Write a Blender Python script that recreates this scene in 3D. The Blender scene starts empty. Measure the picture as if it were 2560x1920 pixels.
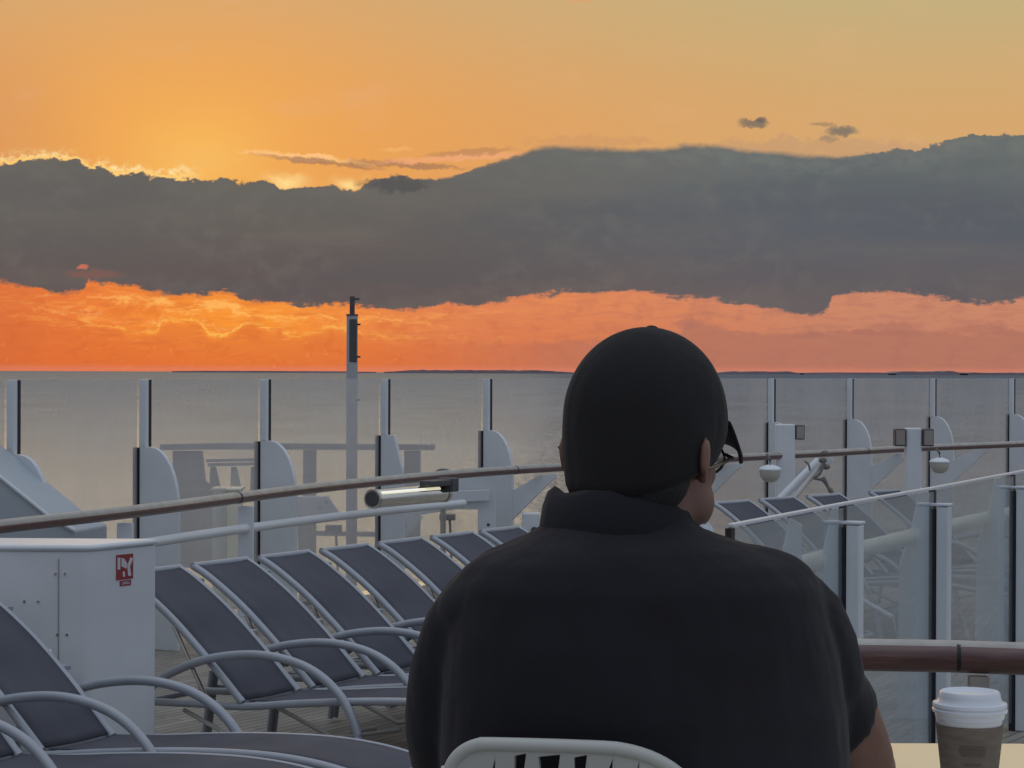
import bpy, bmesh, math, random
from mathutils import Vector, Matrix
random.seed(7)
R = math.radians
scene = bpy.context.scene
col = scene.collection

# ------------------------------------------------------------------ camera
F = 5500.0            # focal length in photograph pixels (2560 wide)
CZ = 1.98             # eye height above the lower deck
cam = bpy.data.cameras.new('camera'); camo = bpy.data.objects.new('camera', cam); col.objects.link(camo)
cam.sensor_width = 36; cam.lens = 36 * F / 2560
cam.clip_start = 0.05; cam.clip_end = 1.0e6
camo.matrix_world = Matrix.Translation((0, 0, CZ)) @ Matrix.Rotation(R(90 - 0.3), 4, 'X') @ Matrix.Rotation(R(0.2), 4, 'Z')
scene.camera = camo
scene.view_settings.view_transform = 'Standard'
scene.view_settings.look = 'None'
scene.view_settings.exposure = 0.0
scene.view_settings.gamma = 1.0
try:
    scene.cycles.transparent_max_bounces = 24
    scene.cycles.max_bounces = 8
except Exception:
    pass

def lin(r, g, b):
    return tuple(((c / 255) / 12.92 if c / 255 <= 0.04045 else ((c / 255 + 0.055) / 1.055) ** 2.4) for c in (r, g, b))

# ------------------------------------------------------------------ world: dusk sky with a cloud bank, by direction
world = bpy.data.worlds.new('World'); scene.world = world; world.use_nodes = True
wt = world.node_tree; wt.nodes.clear()
class E:                                           # tiny expression wrapper over shader math nodes
    def __init__(s, nt, sock): s.nt, s.k = nt, sock
    def _m(s, op, *a, clamp=False):
        n = s.nt.nodes.new('ShaderNodeMath'); n.operation = op; n.use_clamp = clamp
        for i, v in enumerate((s,) + a):
            if isinstance(v, E): s.nt.links.new(v.k, n.inputs[i])
            else: n.inputs[i].default_value = v
        return E(s.nt, n.outputs[0])
    def __add__(s, o): return s._m('ADD', o)
    def __sub__(s, o): return s._m('SUBTRACT', o)
    def __mul__(s, o): return s._m('MULTIPLY', o)
    def __truediv__(s, o): return s._m('DIVIDE', o)
    def __rsub__(s, o): return (s * -1.0) + o
    def abs(s): return s._m('ABSOLUTE')
    def mx(s, o): return s._m('MAXIMUM', o)
    def mn(s, o): return s._m('MINIMUM', o)
    def sat(s): return s._m('ADD', 0.0, clamp=True)
    def step(s, a, b):                             # smoothstep from a to b
        n = s.nt.nodes.new('ShaderNodeMapRange'); n.interpolation_type = 'SMOOTHSTEP'
        s.nt.links.new(s.k, n.inputs[0])
        if a < b: n.inputs[1].default_value, n.inputs[2].default_value, n.inputs[3].default_value, n.inputs[4].default_value = a, b, 0, 1
        else: n.inputs[1].default_value, n.inputs[2].default_value, n.inputs[3].default_value, n.inputs[4].default_value = b, a, 1, 0
        return E(s.nt, n.outputs[0])
    def gauss(s): return (s * s * -1.0)._m('EXPONENT')
def curve(x, pts, lo, hi):                          # piecewise curve through pts (x in 0..2560)
    n = wt.nodes.new('ShaderNodeFloatCurve')
    xs = (x / 2560.0).sat(); wt.links.new(xs.k, n.inputs['Value'])
    c = n.mapping.curves[0]
    P = [(a / 2560, (b - lo) / (hi - lo)) for a, b in pts]
    c.points[0].location = P[0]; c.points[1].location = P[-1]
    for p in P[1:-1]: c.points.new(*p)
    for p in c.points: p.handle_type = 'AUTO_CLAMPED'
    n.mapping.update()
    return E(wt, n.outputs[0]) * (hi - lo) + lo
def mixc(f, a, b):
    n = wt.nodes.new('ShaderNodeMix'); n.data_type = 'RGBA'
    for s, v in ((n.inputs[0], f), (n.inputs[6], a), (n.inputs[7], b)):
        if isinstance(v, E): wt.links.new(v.k, s)
        elif isinstance(v, (int, float)): s.default_value = v
        else: s.default_value = (*v, 1)
    return E(wt, n.outputs[2])
def comb(x, y, z=0.0):
    n = wt.nodes.new('ShaderNodeCombineXYZ')
    for i, v in enumerate((x, y, z)):
        if isinstance(v, E): wt.links.new(v.k, n.inputs[i])
        else: n.inputs[i].default_value = v
    return n.outputs[0]
def wnoise(vec, scale, detail=5, rough=0.55, dist=0.0):
    n = wt.nodes.new('ShaderNodeTexNoise'); n.inputs['Scale'].default_value = scale
    n.inputs['Detail'].default_value = detail; n.inputs['Roughness'].default_value = rough; n.inputs['Distortion'].default_value = dist
    wt.links.new(vec, n.inputs['Vector']); return E(wt, n.outputs[0])
tc = wt.nodes.new('ShaderNodeTexCoord'); sx = wt.nodes.new('ShaderNodeSeparateXYZ')
wt.links.new(tc.outputs['Generated'], sx.inputs[0])
X, Y, Z = (E(wt, sx.outputs[i]) for i in range(3))
Yc = Y.mx(0.08)
U = X / Yc * F + 1280.0                             # azimuth and elevation in convenient units (tangent * F)
V = 931.0 - Z / Yc * F
Uc = U.mx(-4000.0).mn(6500.0); Vc = V.mx(-3000.0).mn(1000.0)
nb = wnoise(comb(Uc / 400.0, Vc / 170.0), 1.0, 8, 0.6)
nf = wnoise(comb(Uc / 90.0, Vc / 45.0, 3.0), 1.0, 6, 0.6)
fine = wnoise(comb(Uc / 20.0, Vc / 16.0, 5.0), 1.0, 4, 0.6)
puff = wnoise(comb(Uc / 60.0, Vc / 50.0, 7.0), 1.0, 5, 0.55)
v2s = 2560 / 2212
T = curve(Uc, [(x * v2s, y * v2s) for x, y in ((0,360),(60,350),(140,345),(200,368),(320,384),(430,388),(560,393),(620,405),(700,402),(770,415),(790,396),(850,382),(930,387),(1000,374),(1060,352),(1120,335),(1180,317),(1280,319),(1400,323),(1500,312),(1600,320),(1700,330),(1790,335),(1880,325),(1980,318),(2040,300),(2120,284),(2180,290),(2212,293))], 200, 600)
B = curve(Uc, [(x * v2s, y * v2s) for x, y in ((0,615),(80,628),(140,640),(180,636),(192,614),(260,620),(350,634),(420,640),(480,634),(540,652),(640,658),(740,665),(830,666),(880,672),(950,660),(1050,655),(1150,638),(1250,632),(1350,634),(1450,640),(1550,650),(1650,665),(1730,680),(1785,670),(1800,643),(1900,630),(2000,636),(2100,648),(2150,652),(2212,640))], 600, 900)
# upper sky
left = mixc(Vc.step(-100, 420), lin(212,168,116), lin(232,158,86))
right = mixc(Vc.step(-100, 330), lin(194,176,128), lin(214,168,112))
sky = mixc(Uc.step(500, 2300), left, right)
glow = (((Uc - 470.0) / 520.0).gauss() * ((Vc - 330.0) / 300.0).gauss() * 0.75)
sky = mixc(glow, sky, lin(244,172,86))
sky = mixc(Uc.step(330, -60) * Vc.step(-50, 330) * 0.45, sky, lin(206,146,98))
glow2 = (((Uc - 500.0) / 170.0).gauss() * ((Vc - 400.0) / 130.0).gauss() * (nb * 0.9 + 0.2)).sat() * 0.7
sky = mixc(glow2, sky, lin(255,200,98))
sky = mixc((nb.step(0.50, 0.75)) * 0.30, sky, lin(228,174,132))
# thin streaks and small clouds over the bank
wisp = wnoise(comb(Uc / 85.0, Vc / 15.0, 9.0), 1.0, 6, 0.62, 0.6)
def blob(s, u, v, ru, rv, c, amt, tilt=0.0, nz=1.0):
    du = Uc - u; dv = (Vc - v) - du * tilt + (puff - 0.5) * (rv * 2.2) + (fine - 0.5) * (rv * 2.4)
    q = (du / ru) * (du / ru) + (dv / rv) * (dv / rv) + (nf - 0.5) * nz * 2.0
    return mixc(q.step(1.25, 0.1) * amt, s, c)
sky = blob(sky, 2050, 365, 330, 26, lin(190,150,118), .5)
sky = blob(sky, 1480, 352, 200, 16, lin(205,150,105), .5)
sky = blob(sky, 770, 397, 170, 10, lin(255,196,128), .95, .09)
sky = blob(sky, 800, 406, 170, 8, lin(160,115,88), .75, .10)
sky = blob(sky, 1010, 412, 170, 9, lin(158,116,92), .7, .06)
sky = blob(sky, 1130, 396, 210, 9, lin(240,168,120), .8, -.06)
sky = blob(sky, 985, 376, 45, 8, lin(244,180,110), .6)
sky = blob(sky, 1170, 382, 130, 9, lin(170,122,92), .5, -.08)
sky = blob(sky, 1880, 306, 42, 13, lin(118,108,98), .85)
sky = blob(sky, 1900, 296, 16, 10, lin(105,98,92), .8)
sky = blob(sky, 2105, 326, 46, 15, lin(118,112,104), .85)
sky = blob(sky, 2070, 345, 30, 9, lin(150,125,108), .6)
sky = blob(sky, 2050, 309, 40, 7, lin(150,125,100), .6)
sky = blob(sky, 1450, -2, 42, 8, lin(226,156,106), .5)
# low orange band
lowl = mixc(Vc.step(930, 760), lin(226,108,48), lin(232,122,62))
lowc = mixc(Vc.step(930, 730), lin(214,118,76), lin(224,134,88))
lowr = mixc(Vc.step(930, 730), lin(188,124,102), lin(204,136,106))
low = mixc(Uc.step(400, 1300), lowl, lowc); low = mixc(Uc.step(1250, 2300), low, lowr)
gl = (((Uc - 600.0) / 330.0).gauss() * ((Vc - 800.0) / 105.0).gauss()).sat()
low = mixc(gl * 0.9, low, lin(250,152,54))
# cumulus bank inside the band, dull on the right
Eg = curve(Uc, [(x * v2s, y * v2s) for x, y in ((0,672),(90,690),(200,700),(330,716),(360,692),(420,694),(470,726),(540,704),(600,714),(650,722),(700,708),(760,716),(830,730),(1000,735),(1150,738),(1300,730),(1400,728),(1470,712),(1500,690),(1560,700),(1600,715),(1700,712),(1800,716),(1880,706),(1960,715),(2050,708),(2130,712),(2212,704))], 700, 960)
ed = Vc - Eg + (puff - 0.5) * 60.0 + (fine - 0.5) * 22.0 + (nb - 0.5) * 20.0
low = mixc(ed.step(-5, 14) * Uc.step(900, 1700) * 0.75, low, lin(178,116,96))
low = mixc(ed.step(-4, 26) * Uc.step(1500, 700) * 0.5, low, lin(220,112,58))
low = mixc(nf.step(0.42, 0.75) * Vc.step(760, 900) * 0.5, low, mixc(Uc.step(800, 1900), lin(232,118,60), lin(176,112,98)))
sunw = ((Uc - 560.0) / 420.0).gauss()
low = mixc((ed / 4.5).gauss() * sunw * (puff.step(0.3, 0.6)) * wisp.step(0.34, 0.52) * 0.95, low, lin(255,196,92))
ed2 = Vc - B + (nf - 0.5) * 80.0 + (fine - 0.5) * 40.0 - 30.0
low = mixc((ed2 / 7.0).gauss() * ((Uc - 560.0) / 480.0).gauss() * nb.step(0.38, 0.52) * wisp.step(0.36, 0.56) * 0.95, low, lin(255,184,96))
ed3 = Vc - Eg + (nb - 0.5) * 90.0 + (fine - 0.5) * 50.0 + 22.0
low = mixc(puff.step(0.5, 0.66) * 0.3, low, mixc(Uc.step(800, 1900), lin(214,100,46), lin(170,112,96)))
low = mixc(fine.step(0.56, 0.7) * puff.step(0.45, 0.6) * Uc.step(1500, 600) * 0.45, low, lin(250,158,84))
low = mixc((ed3 / 4.0).gauss() * ((Uc - 350.0) / 420.0).gauss() * nf.step(0.42, 0.6) * 0.7, low, lin(252,170,96))
low = mixc(wisp.step(0.54, 0.70) * ((Uc - 560.0) / 620.0).gauss() * Vc.step(900, 780) * 0.75, low, lin(255,178,92))
low = mixc(wisp.step(0.50, 0.34) * Uc.step(2000, 200) * 0.40, low, lin(208,106,60))
low = mixc(wisp.step(0.52, 0.36) * Uc.step(900, 1900) * 0.35, low, lin(172,112,98))
low = mixc(Uc.step(260, -100) * 0.45, low, lin(204,104,62))
for q in ((2010,838,55,9),(2230,812,80,13),(2180,828,120,9),(2440,818,90,12),(1720,808,45,16),(2520,828,50,9)):
    low = blob(low, *q, lin(172,112,96), .55)
low = mixc(((Vc - 926.0) / 9.0).gauss() * 0.5, low, lin(222,132,108))
# the bank itself
cn = wnoise(comb(Uc / 700.0, Vc / 130.0, 11.0), 1.0, 7, 0.55, 0.4)
cl_l = mixc(Vc.step(450, 760), lin(105,101,95), lin(98,87,85))
cl_r = mixc(Vc.step(360, 560), lin(104,110,109), lin(91,95,102)); cl_r = mixc(Vc.step(560, 740), cl_r, lin(103,95,96))
cl = mixc(Uc.step(700, 2100), cl_l, cl_r)
cl = mixc(cn.step(0.45, 0.70) * 0.3, cl, lin(84,86,94))
cl = mixc(cn.step(0.52, 0.30) * 0.3, cl, lin(118,110,104))
cl = mixc(puff.step(0.42, 0.66) * nb.step(0.4, 0.6) * 0.22, cl, lin(122,116,110))
cl = mixc((((dt0 := (Vc - T)) - 26.0) / 26.0).gauss() * Uc.step(1000, 1900) * nf.step(0.4, 0.6) * 0.35, cl, lin(124,128,122))
jag = (puff - 0.5) * 56.0 + (nf - 0.5) * 30.0 + (fine - 0.5) * 22.0
dt = Vc - T + jag * Uc.step(1500, 500)._m('MAXIMUM', 0.35)._m('MAXIMUM', Uc.step(2000, 2300))
db = B - Vc + (nf - 0.5) * 46.0 + (nb - 0.5) * 26.0 + (fine - 0.5) * 26.0 + (wisp - 0.5) * 36.0
soft = Uc.step(1100, 1400) * Uc.step(2200, 2000)
top_m = mixc(soft, dt.step(-2, 4), dt.step(-9, 11))
m = top_m * 1.0 * db.step(-4, 9)
base = mixc(Vc.step(600, 640), sky, low)
rimw = Uc.step(520, 440)
base = mixc((dt / 13.0 + 0.8).gauss() * rimw * nf.step(0.34, 0.6) * fine.step(0.35, 0.6), base, lin(255,226,160))
base = mixc((dt / 5.0 + 0.7).gauss() * rimw, base, lin(255,206,120))
base = mixc((dt / 14.0 + 0.8).gauss() * (((Uc - 715.0) / 45.0).gauss() + ((Uc - 870.0) / 30.0).gauss()).sat(), base, lin(255,216,140))
front = mixc(m, base, cl)
front = blob(front, 985, 462, 95, 20, lin(86,84,84), .8)
for q in ((205,672,16,6),(235,690,90,10)):
    front = blob(front, *q, lin(222,122,92) if q[2] < 30 else lin(130,92,84), .7)
# the rest of the dome: cool dusk light overhead and behind
back = mixc(Z.step(0.0, 0.45), (0.225, 0.225, 0.25), (0.30, 0.345, 0.42))
back = mixc(Z.step(0.45, 0.9), back, (0.78, 0.86, 0.98))
back = mixc(X.step(-0.6, 0.9) * 0.55, back, (0.34, 0.40, 0.50)); back = mixc(X.step(-0.1, -0.9) * 0.5, back, (0.14, 0.15, 0.17))
allc = mixc(Y.step(0.35, 0.9) * Z.step(0.52, 0.20), back, front)
bg = wt.nodes.new('ShaderNodeBackground'); bg.inputs[1].default_value = 1.0
wt.links.new(allc.k, bg.inputs[0])
wo = wt.nodes.new('ShaderNodeOutputWorld'); wt.links.new(bg.outputs[0], wo.inputs[0])

# weak veiled sun low over the cloud bank, ahead and to the left
sl = bpy.data.lights.new('sun', 'SUN'); sl.energy = 0.12; sl.angle = R(20); sl.color = (1.0, 0.72, 0.42)
so = bpy.data.objects.new('sun', sl); col.objects.link(so)
sd = Vector((math.sin(R(-8.5)) , math.cos(R(-8.5)), math.tan(R(6))))
so.rotation_euler = sd.to_track_quat('Z', 'Y').to_euler()
so.location = (0, 0, 30)

# ------------------------------------------------------------------ materials
def newmat(name):
    m = bpy.data.materials.new(name); m.use_nodes = True
    nt = m.node_tree; b = nt.nodes['Principled BSDF']; return m, nt, b
def objnoise(nt, scale, detail=4, stretch=(1, 1, 1), coord='Object'):
    t = nt.nodes.new('ShaderNodeTexCoord'); mp = nt.nodes.new('ShaderNodeMapping'); mp.inputs['Scale'].default_value = stretch
    n = nt.nodes.new('ShaderNodeTexNoise'); n.inputs['Scale'].default_value = scale; n.inputs['Detail'].default_value = detail
    nt.links.new(t.outputs[coord], mp.inputs[0]); nt.links.new(mp.outputs[0], n.inputs['Vector']); return n.outputs[0]
def ramp(nt, f, stops):
    r = nt.nodes.new('ShaderNodeValToRGB'); nt.links.new(f, r.inputs[0])
    e = r.color_ramp.elements
    e[0].position, e[0].color = stops[0][0], (*stops[0][1], 1); e[1].position, e[1].color = stops[-1][0], (*stops[-1][1], 1)
    for p, c in stops[1:-1]:
        x = e.new(p); x.color = (*c, 1)
    return r.outputs[0]
def bump(nt, b, h, strength=.3, dist=.01):
    n = nt.nodes.new('ShaderNodeBump'); n.inputs['Strength'].default_value = strength; n.inputs['Distance'].default_value = dist
    nt.links.new(h, n.inputs['Height']); nt.links.new(n.outputs[0], b.inputs['Normal'])
def mat(name, c, rough=.5, var=.12, scale=6, metal=0, spec=.5, bumps=None, stretch=(1, 1, 1), coat=0):
    m, nt, b = newmat(name)
    f = objnoise(nt, scale, 5, stretch)
    lo = tuple(x * (1 - var) for x in c); hi = tuple(min(1, x * (1 + var)) for x in c)
    nt.links.new(ramp(nt, f, [(.3, lo), (.7, hi)]), b.inputs['Base Color'])
    b.inputs['Roughness'].default_value = rough; b.inputs['Metallic'].default_value = metal
    b.inputs['Specular IOR Level'].default_value = spec; b.inputs['Coat Weight'].default_value = coat
    if bumps: bump(nt, b, objnoise(nt, bumps[0], 4), bumps[1], bumps[2])
    return m
M = {}
M['white'] = mat('white_ship_paint', (.70, .73, .76), .38, .05, 3, bumps=(9, .06, .01))
M['white2'] = mat('white_cabinet_paint', (.70, .72, .745), .45, .10, 1.6, bumps=(14, .05, .01))
M['grey_metal'] = mat('grey_powder_coat', (.36, .38, .42), .36, .06, 8, metal=.15)
M['steel'] = mat('brushed_steel', (.62, .60, .56), .25, .1, 20, metal=1)
M['chrome'] = mat('polished_steel', (.86, .84, .78), .10, .05, 12, metal=1)
M['gasket'] = mat('dark_gasket', (.018, .015, .022), .55, .2, 10)
M['darkbox'] = mat('dark_plastic', (.07, .07, .075), .5, .15, 10)
M['skin'] = mat('skin', (.21, .11, .08), .55, .12, 14, bumps=(120, .15, .002))
M['hair'] = mat('dark_hair', (.013, .011, .010), .7, .3, 90, bumps=(260, .5, .003), stretch=(1, 1, .2))
M['trousers'] = mat('dark_trousers', (.035, .04, .055), .9, .2, 30)
M['shoe'] = mat('shoe_leather', (.03, .03, .03), .5, .2, 20)
M['cream'] = mat('cream_paint', (.86, .82, .68), .35, .06, 4)
M['tabletop'] = mat('cream_laminate', (.96, .88, .74), .13, .03, 3, spec=.8, coat=.8)
M['chair'] = mat('chair_plastic', (.50, .50, .46), .42, .04, 5)
M['lid'] = mat('lid_plastic', (.70, .73, .79), .3, .03, 8)
M['paper'] = mat('white_paper', (.78, .78, .78), .6, .04, 10)
M['sleeve'] = mat('brown_cardboard', (.175, .140, .112), .85, .15, 40, stretch=(1, 1, 4), bumps=(150, .3, .001))
M['logo'] = mat('sleeve_print', (.125, .10, .08), .85, .15, 40)
M['red'] = mat('sign_red', (.30, .035, .04), .45, .1, 10)
M['signwhite'] = mat('sign_white', (.62, .60, .62), .5, .05, 10)
M['mask'] = mat('white_cloth_mask', (.72, .76, .82), .8, .04, 20)
M['lens'] = mat('dark_glasses_frame', (.03, .025, .025), .3, .1, 10)
M['rope'] = mat('grey_rope', (.20, .19, .17), .9, .3, 60, bumps=(200, .6, .004))
M['dome'] = mat('dome_plastic', (.50, .48, .44), .35, .05, 8)
M['outer'] = mat('weathered_grey_paint', (.34, .30, .28), .6, .12, 2)
M['land'] = mat('far_land', (.34, .26, .28), 1, .3, .0005)
M['worn_sheen'] = mat('worn_teak_sky_sheen', (.40, .37, .33), .35, .15, 9, bumps=(30, .2, .003), stretch=(1, 1, 1))
M['mast'] = mat('dull_grey_mast_paint', (.40, .40, .41), .5, .1, 3)
M['wedge'] = mat('grey_deck_housing', (.42, .46, .50), .45, .05, 2)

# dark cloth of shirt and cap
def cloth(name, c, c2):
    m, nt, b = newmat(name)
    f = objnoise(nt, 4, 4); nt.links.new(ramp(nt, f, [(.35, c), (.65, c2)]), b.inputs['Base Color'])
    b.inputs['Roughness'].default_value = .9; b.inputs['Specular IOR Level'].default_value = .12
    b.inputs['Sheen Weight'].default_value = .08; b.inputs['Sheen Roughness'].default_value = .5
    w = objnoise(nt, 420, 2); w2 = objnoise(nt, 9, 3, (1, 1, .45))
    n1 = nt.nodes.new('ShaderNodeBump'); n1.inputs['Strength'].default_value = .35; n1.inputs['Distance'].default_value = .002; nt.links.new(w, n1.inputs['Height'])
    n2 = nt.nodes.new('ShaderNodeBump'); n2.inputs['Strength'].default_value = .5; n2.inputs['Distance'].default_value = .02; nt.links.new(w2, n2.inputs['Height'])
    nt.links.new(n1.outputs[0], n2.inputs['Normal']); nt.links.new(n2.outputs[0], b.inputs['Normal'])
    return m
M['shirt'] = cloth('black_knit_cotton', (.017, .015, .018), (.024, .023, .028))
M['cap'] = cloth('black_cap_twill', (.017, .015, .016), (.023, .021, .022))

# woven sling fabric
m, nt, b = newmat('woven_sling_fabric'); M['sling'] = m
t = nt.nodes.new('ShaderNodeTexCoord'); ck = nt.nodes.new('ShaderNodeTexChecker'); ck.inputs['Scale'].default_value = 260
nt.links.new(t.outputs['Object'], ck.inputs['Vector'])
ck.inputs['Color1'].default_value = (.068, .069, .086, 1); ck.inputs['Color2'].default_value = (.100, .101, .122, 1)
mx = nt.nodes.new('ShaderNodeMix'); mx.data_type = 'RGBA'; mx.blend_type = 'MULTIPLY'; mx.inputs[0].default_value = 1
nt.links.new(ck.outputs[0], mx.inputs[6]); nt.links.new(ramp(nt, objnoise(nt, 3, 5), [(.3, (.82,) * 3), (.7, (1.15,) * 3)]), mx.inputs[7])
nt.links.new(mx.outputs[2], b.inputs['Base Color']); b.inputs['Roughness'].default_value = .75; b.inputs['Specular IOR Level'].default_value = .22
bump(nt, b, ck.outputs[1], .25, .001)

# varnished teak (rail) and weathered teak planks (deck)
m, nt, b = newmat('varnished_teak'); M['teak'] = m
f = objnoise(nt, 7, 6, (1, 1, 14)); nt.links.new(ramp(nt, f, [(.25, (.080, .036, .034)), (.55, (.135, .066, .060)), (.8, (.20, .10, .088))]), b.inputs['Base Color'])
b.inputs['Roughness'].default_value = .34; b.inputs['Coat Weight'].default_value = .45; b.inputs['Coat Roughness'].default_value = .22
m, nt, b = newmat('weathered_teak_planks'); M['deck'] = m
t = nt.nodes.new('ShaderNodeTexCoord'); mp = nt.nodes.new('ShaderNodeMapping'); mp.inputs['Rotation'].default_value = (0, 0, R(-58)); nt.links.new(t.outputs['Object'], mp.inputs[0])
br = nt.nodes.new('ShaderNodeTexBrick'); nt.links.new(mp.outputs[0], br.inputs['Vector'])
br.inputs['Scale'].default_value = 1; br.inputs['Brick Width'].default_value = 2.4; br.inputs['Row Height'].default_value = .07; br.inputs['Mortar Size'].default_value = .004
br.inputs['Color1'].default_value = (.25, .225, .19, 1); br.inputs['Color2'].default_value = (.34, .305, .26, 1); br.inputs['Mortar'].default_value = (.02, .02, .02, 1)
mx = nt.nodes.new('ShaderNodeMix'); mx.data_type = 'RGBA'; mx.blend_type = 'MULTIPLY'; mx.inputs[0].default_value = 1
nt.links.new(br.outputs[0], mx.inputs[6]); nt.links.new(ramp(nt, objnoise(nt, 2.5, 6), [(.3, (.7,) * 3), (.7, (1.2,) * 3)]), mx.inputs[7])
nt.links.new(mx.outputs[2], b.inputs['Base Color']); b.inputs['Roughness'].default_value = .7

# screen glass: mostly clear, a little grey film, a weak mirror
def glass(name, tint, film, filmamt, gl):
    m = bpy.data.materials.new(name); m.use_nodes = True; nt = m.node_tree; nt.nodes.clear()
    tr = nt.nodes.new('ShaderNodeBsdfTransparent'); tr.inputs[0].default_value = (*tint, 1)
    gs = nt.nodes.new('ShaderNodeBsdfGlossy'); gs.inputs['Roughness'].default_value = .03; gs.inputs[0].default_value = (1, 1, 1, 1)
    d1 = nt.nodes.new('ShaderNodeBsdfDiffuse'); d1.inputs[0].default_value = (*film, 1)
    d2 = nt.nodes.new('ShaderNodeBsdfTranslucent'); d2.inputs[0].default_value = (*film, 1)
    df = nt.nodes.new('ShaderNodeMixShader'); df.inputs[0].default_value = .6; nt.links.new(d1.outputs[0], df.inputs[1]); nt.links.new(d2.outputs[0], df.inputs[2])
    lw = nt.nodes.new('ShaderNodeLayerWeight'); lw.inputs[0].default_value = .5
    pw = nt.nodes.new('ShaderNodeMath'); pw.operation = 'POWER'; pw.inputs[1].default_value = 4.5; nt.links.new(lw.outputs['Facing'], pw.inputs[0])
    ad = nt.nodes.new('ShaderNodeMath'); ad.operation = 'ADD'; ad.inputs[1].default_value = .035; nt.links.new(pw.outputs[0], ad.inputs[0])
    mu = nt.nodes.new('ShaderNodeMath'); mu.operation = 'MULTIPLY'; mu.inputs[1].default_value = gl; nt.links.new(ad.outputs[0], mu.inputs[0])
    fn = objnoise(nt, 1.3, 6, (1, 1, .5)); mr = nt.nodes.new('ShaderNodeMapRange'); mr.inputs[3].default_value = filmamt * .35; mr.inputs[4].default_value = filmamt * 1.65; nt.links.new(fn, mr.inputs[0])
    m1 = nt.nodes.new('ShaderNodeMixShader'); nt.links.new(mr.outputs[0], m1.inputs[0]); nt.links.new(tr.outputs[0], m1.inputs[1]); nt.links.new(df.outputs[0], m1.inputs[2])
    m2 = nt.nodes.new('ShaderNodeMixShader'); nt.links.new(mu.outputs[0], m2.inputs[0]); nt.links.new(m1.outputs[0], m2.inputs[1]); nt.links.new(gs.outputs[0], m2.inputs[2])
    o = nt.nodes.new('ShaderNodeOutputMaterial'); nt.links.new(m2.outputs[0], o.inputs[0]); return m
M['glass'] = glass('screen_glass', (.90, .92, .92), (.84, .80, .78), .30, .5)
M['glass2'] = glass('balustrade_glass', (.86, .91, .94), (.56, .62, .66), .25, .8)

# sea
m, nt, b = newmat('sea_water'); M['sea'] = m
b.inputs['Base Color'].default_value = (.135, .155, .185, 1); b.inputs['Specular IOR Level'].default_value = .22; b.inputs['Roughness'].default_value = .30; b.inputs['IOR'].default_value = 1.33
g = nt.nodes.new('ShaderNodeNewGeometry')
def seanoise(sc, st, det):
    mp = nt.nodes.new('ShaderNodeMapping'); mp.inputs['Scale'].default_value = st; nt.links.new(g.outputs['Position'], mp.inputs[0])
    n = nt.nodes.new('ShaderNodeTexNoise'); n.inputs['Scale'].default_value = sc; n.inputs['Detail'].default_value = det; n.inputs['Roughness'].default_value = .62
    nt.links.new(mp.outputs[0], n.inputs['Vector']); return n.outputs[0]
hb = None
for sc, st, dist in ((.45, (.6, .22, 1), .42), (.12, (.6, .20, 1), 2.0), (.03, (.6, .16, 1), 5.0)):
    bb = nt.nodes.new('ShaderNodeBump'); bb.inputs['Strength'].default_value = 1; bb.inputs['Distance'].default_value = dist
    nt.links.new(seanoise(sc, st, 5), bb.inputs['Height'])
    if hb: nt.links.new(hb.outputs[0], bb.inputs['Normal'])
    hb = bb
nt.nodes.remove(b)
dfs = nt.nodes.new('ShaderNodeBsdfDiffuse'); gls = nt.nodes.new('ShaderNodeBsdfGlossy'); gls.inputs['Roughness'].default_value = .13; gls.inputs[0].default_value = (.80, .92, 1, 1)
for q in (dfs, gls): nt.links.new(hb.outputs[0], q.inputs['Normal'])
nt.links.new(ramp(nt, seanoise(.035, (.4, .12, 1), 7), [(.38, (.075, .098, .125)), (.62, (.19, .225, .26))]), dfs.inputs[0])
mxs = nt.nodes.new('ShaderNodeMixShader'); 
def mth(op, a_, b_, clamp=False):
    n_ = nt.nodes.new('ShaderNodeMath'); n_.operation = op; n_.use_clamp = clamp
    for i_, v_ in enumerate((a_, b_)):
        if isinstance(v_, (int, float)): n_.inputs[i_].default_value = v_
        else: nt.links.new(v_, n_.inputs[i_])
    return n_.outputs[0]
spy = nt.nodes.new('ShaderNodeSeparateXYZ'); nt.links.new(g.outputs['Position'], spy.inputs[0])
near_mirror = mth('DIVIDE', 520.0, mth('MAXIMUM', spy.outputs[1], 300.0))          # mirror share fades with distance, painting the far water darker
near_mirror = mth('MULTIPLY', near_mirror, mth('ADD', mth('MULTIPLY', seanoise(.004, (1, .3, 1), 4), .8), .6), True)
nt.links.new(mth('ADD', mth('MULTIPLY', near_mirror, .34), .09), mxs.inputs[0])
nt.links.new(dfs.outputs[0], mxs.inputs[1]); nt.links.new(gls.outputs[0], mxs.inputs[2]); nt.links.new(mxs.outputs[0], nt.nodes['Material Output'].inputs[0])

# ------------------------------------------------------------------ mesh helpers
def finish(name, bm, m, parent=None, smooth=True, bevel=0, loc=None, angle=40):
    me = bpy.data.meshes.new(name); bmesh.ops.recalc_face_normals(bm, faces=bm.faces[:]); bm.to_mesh(me); bm.free()
    if smooth:
        for p in me.polygons: p.use_smooth = True
        me.set_sharp_from_angle(angle=R(angle))
    o = bpy.data.objects.new(name, me); col.objects.link(o)
    if m: me.materials.append(M[m] if isinstance(m, str) else m)
    if parent: o.parent = parent
    if bevel:
        mo = o.modifiers.new('bevel', 'BEVEL'); mo.width = bevel; mo.segments = 2; mo.limit_method = 'ANGLE'
    if loc: o.location = loc
    return o
def empty(name, loc=(0, 0, 0), rz=0):
    o = bpy.data.objects.new(name, None); col.objects.link(o); o.location = loc; o.rotation_euler = (0, 0, rz); o.empty_display_size = .1
    return o
def tag(o, label, cat, group=None):
    o['label'] = label; o['category'] = cat
    if group: o['group'] = group
    return o
def NB(): return bmesh.new()
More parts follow.
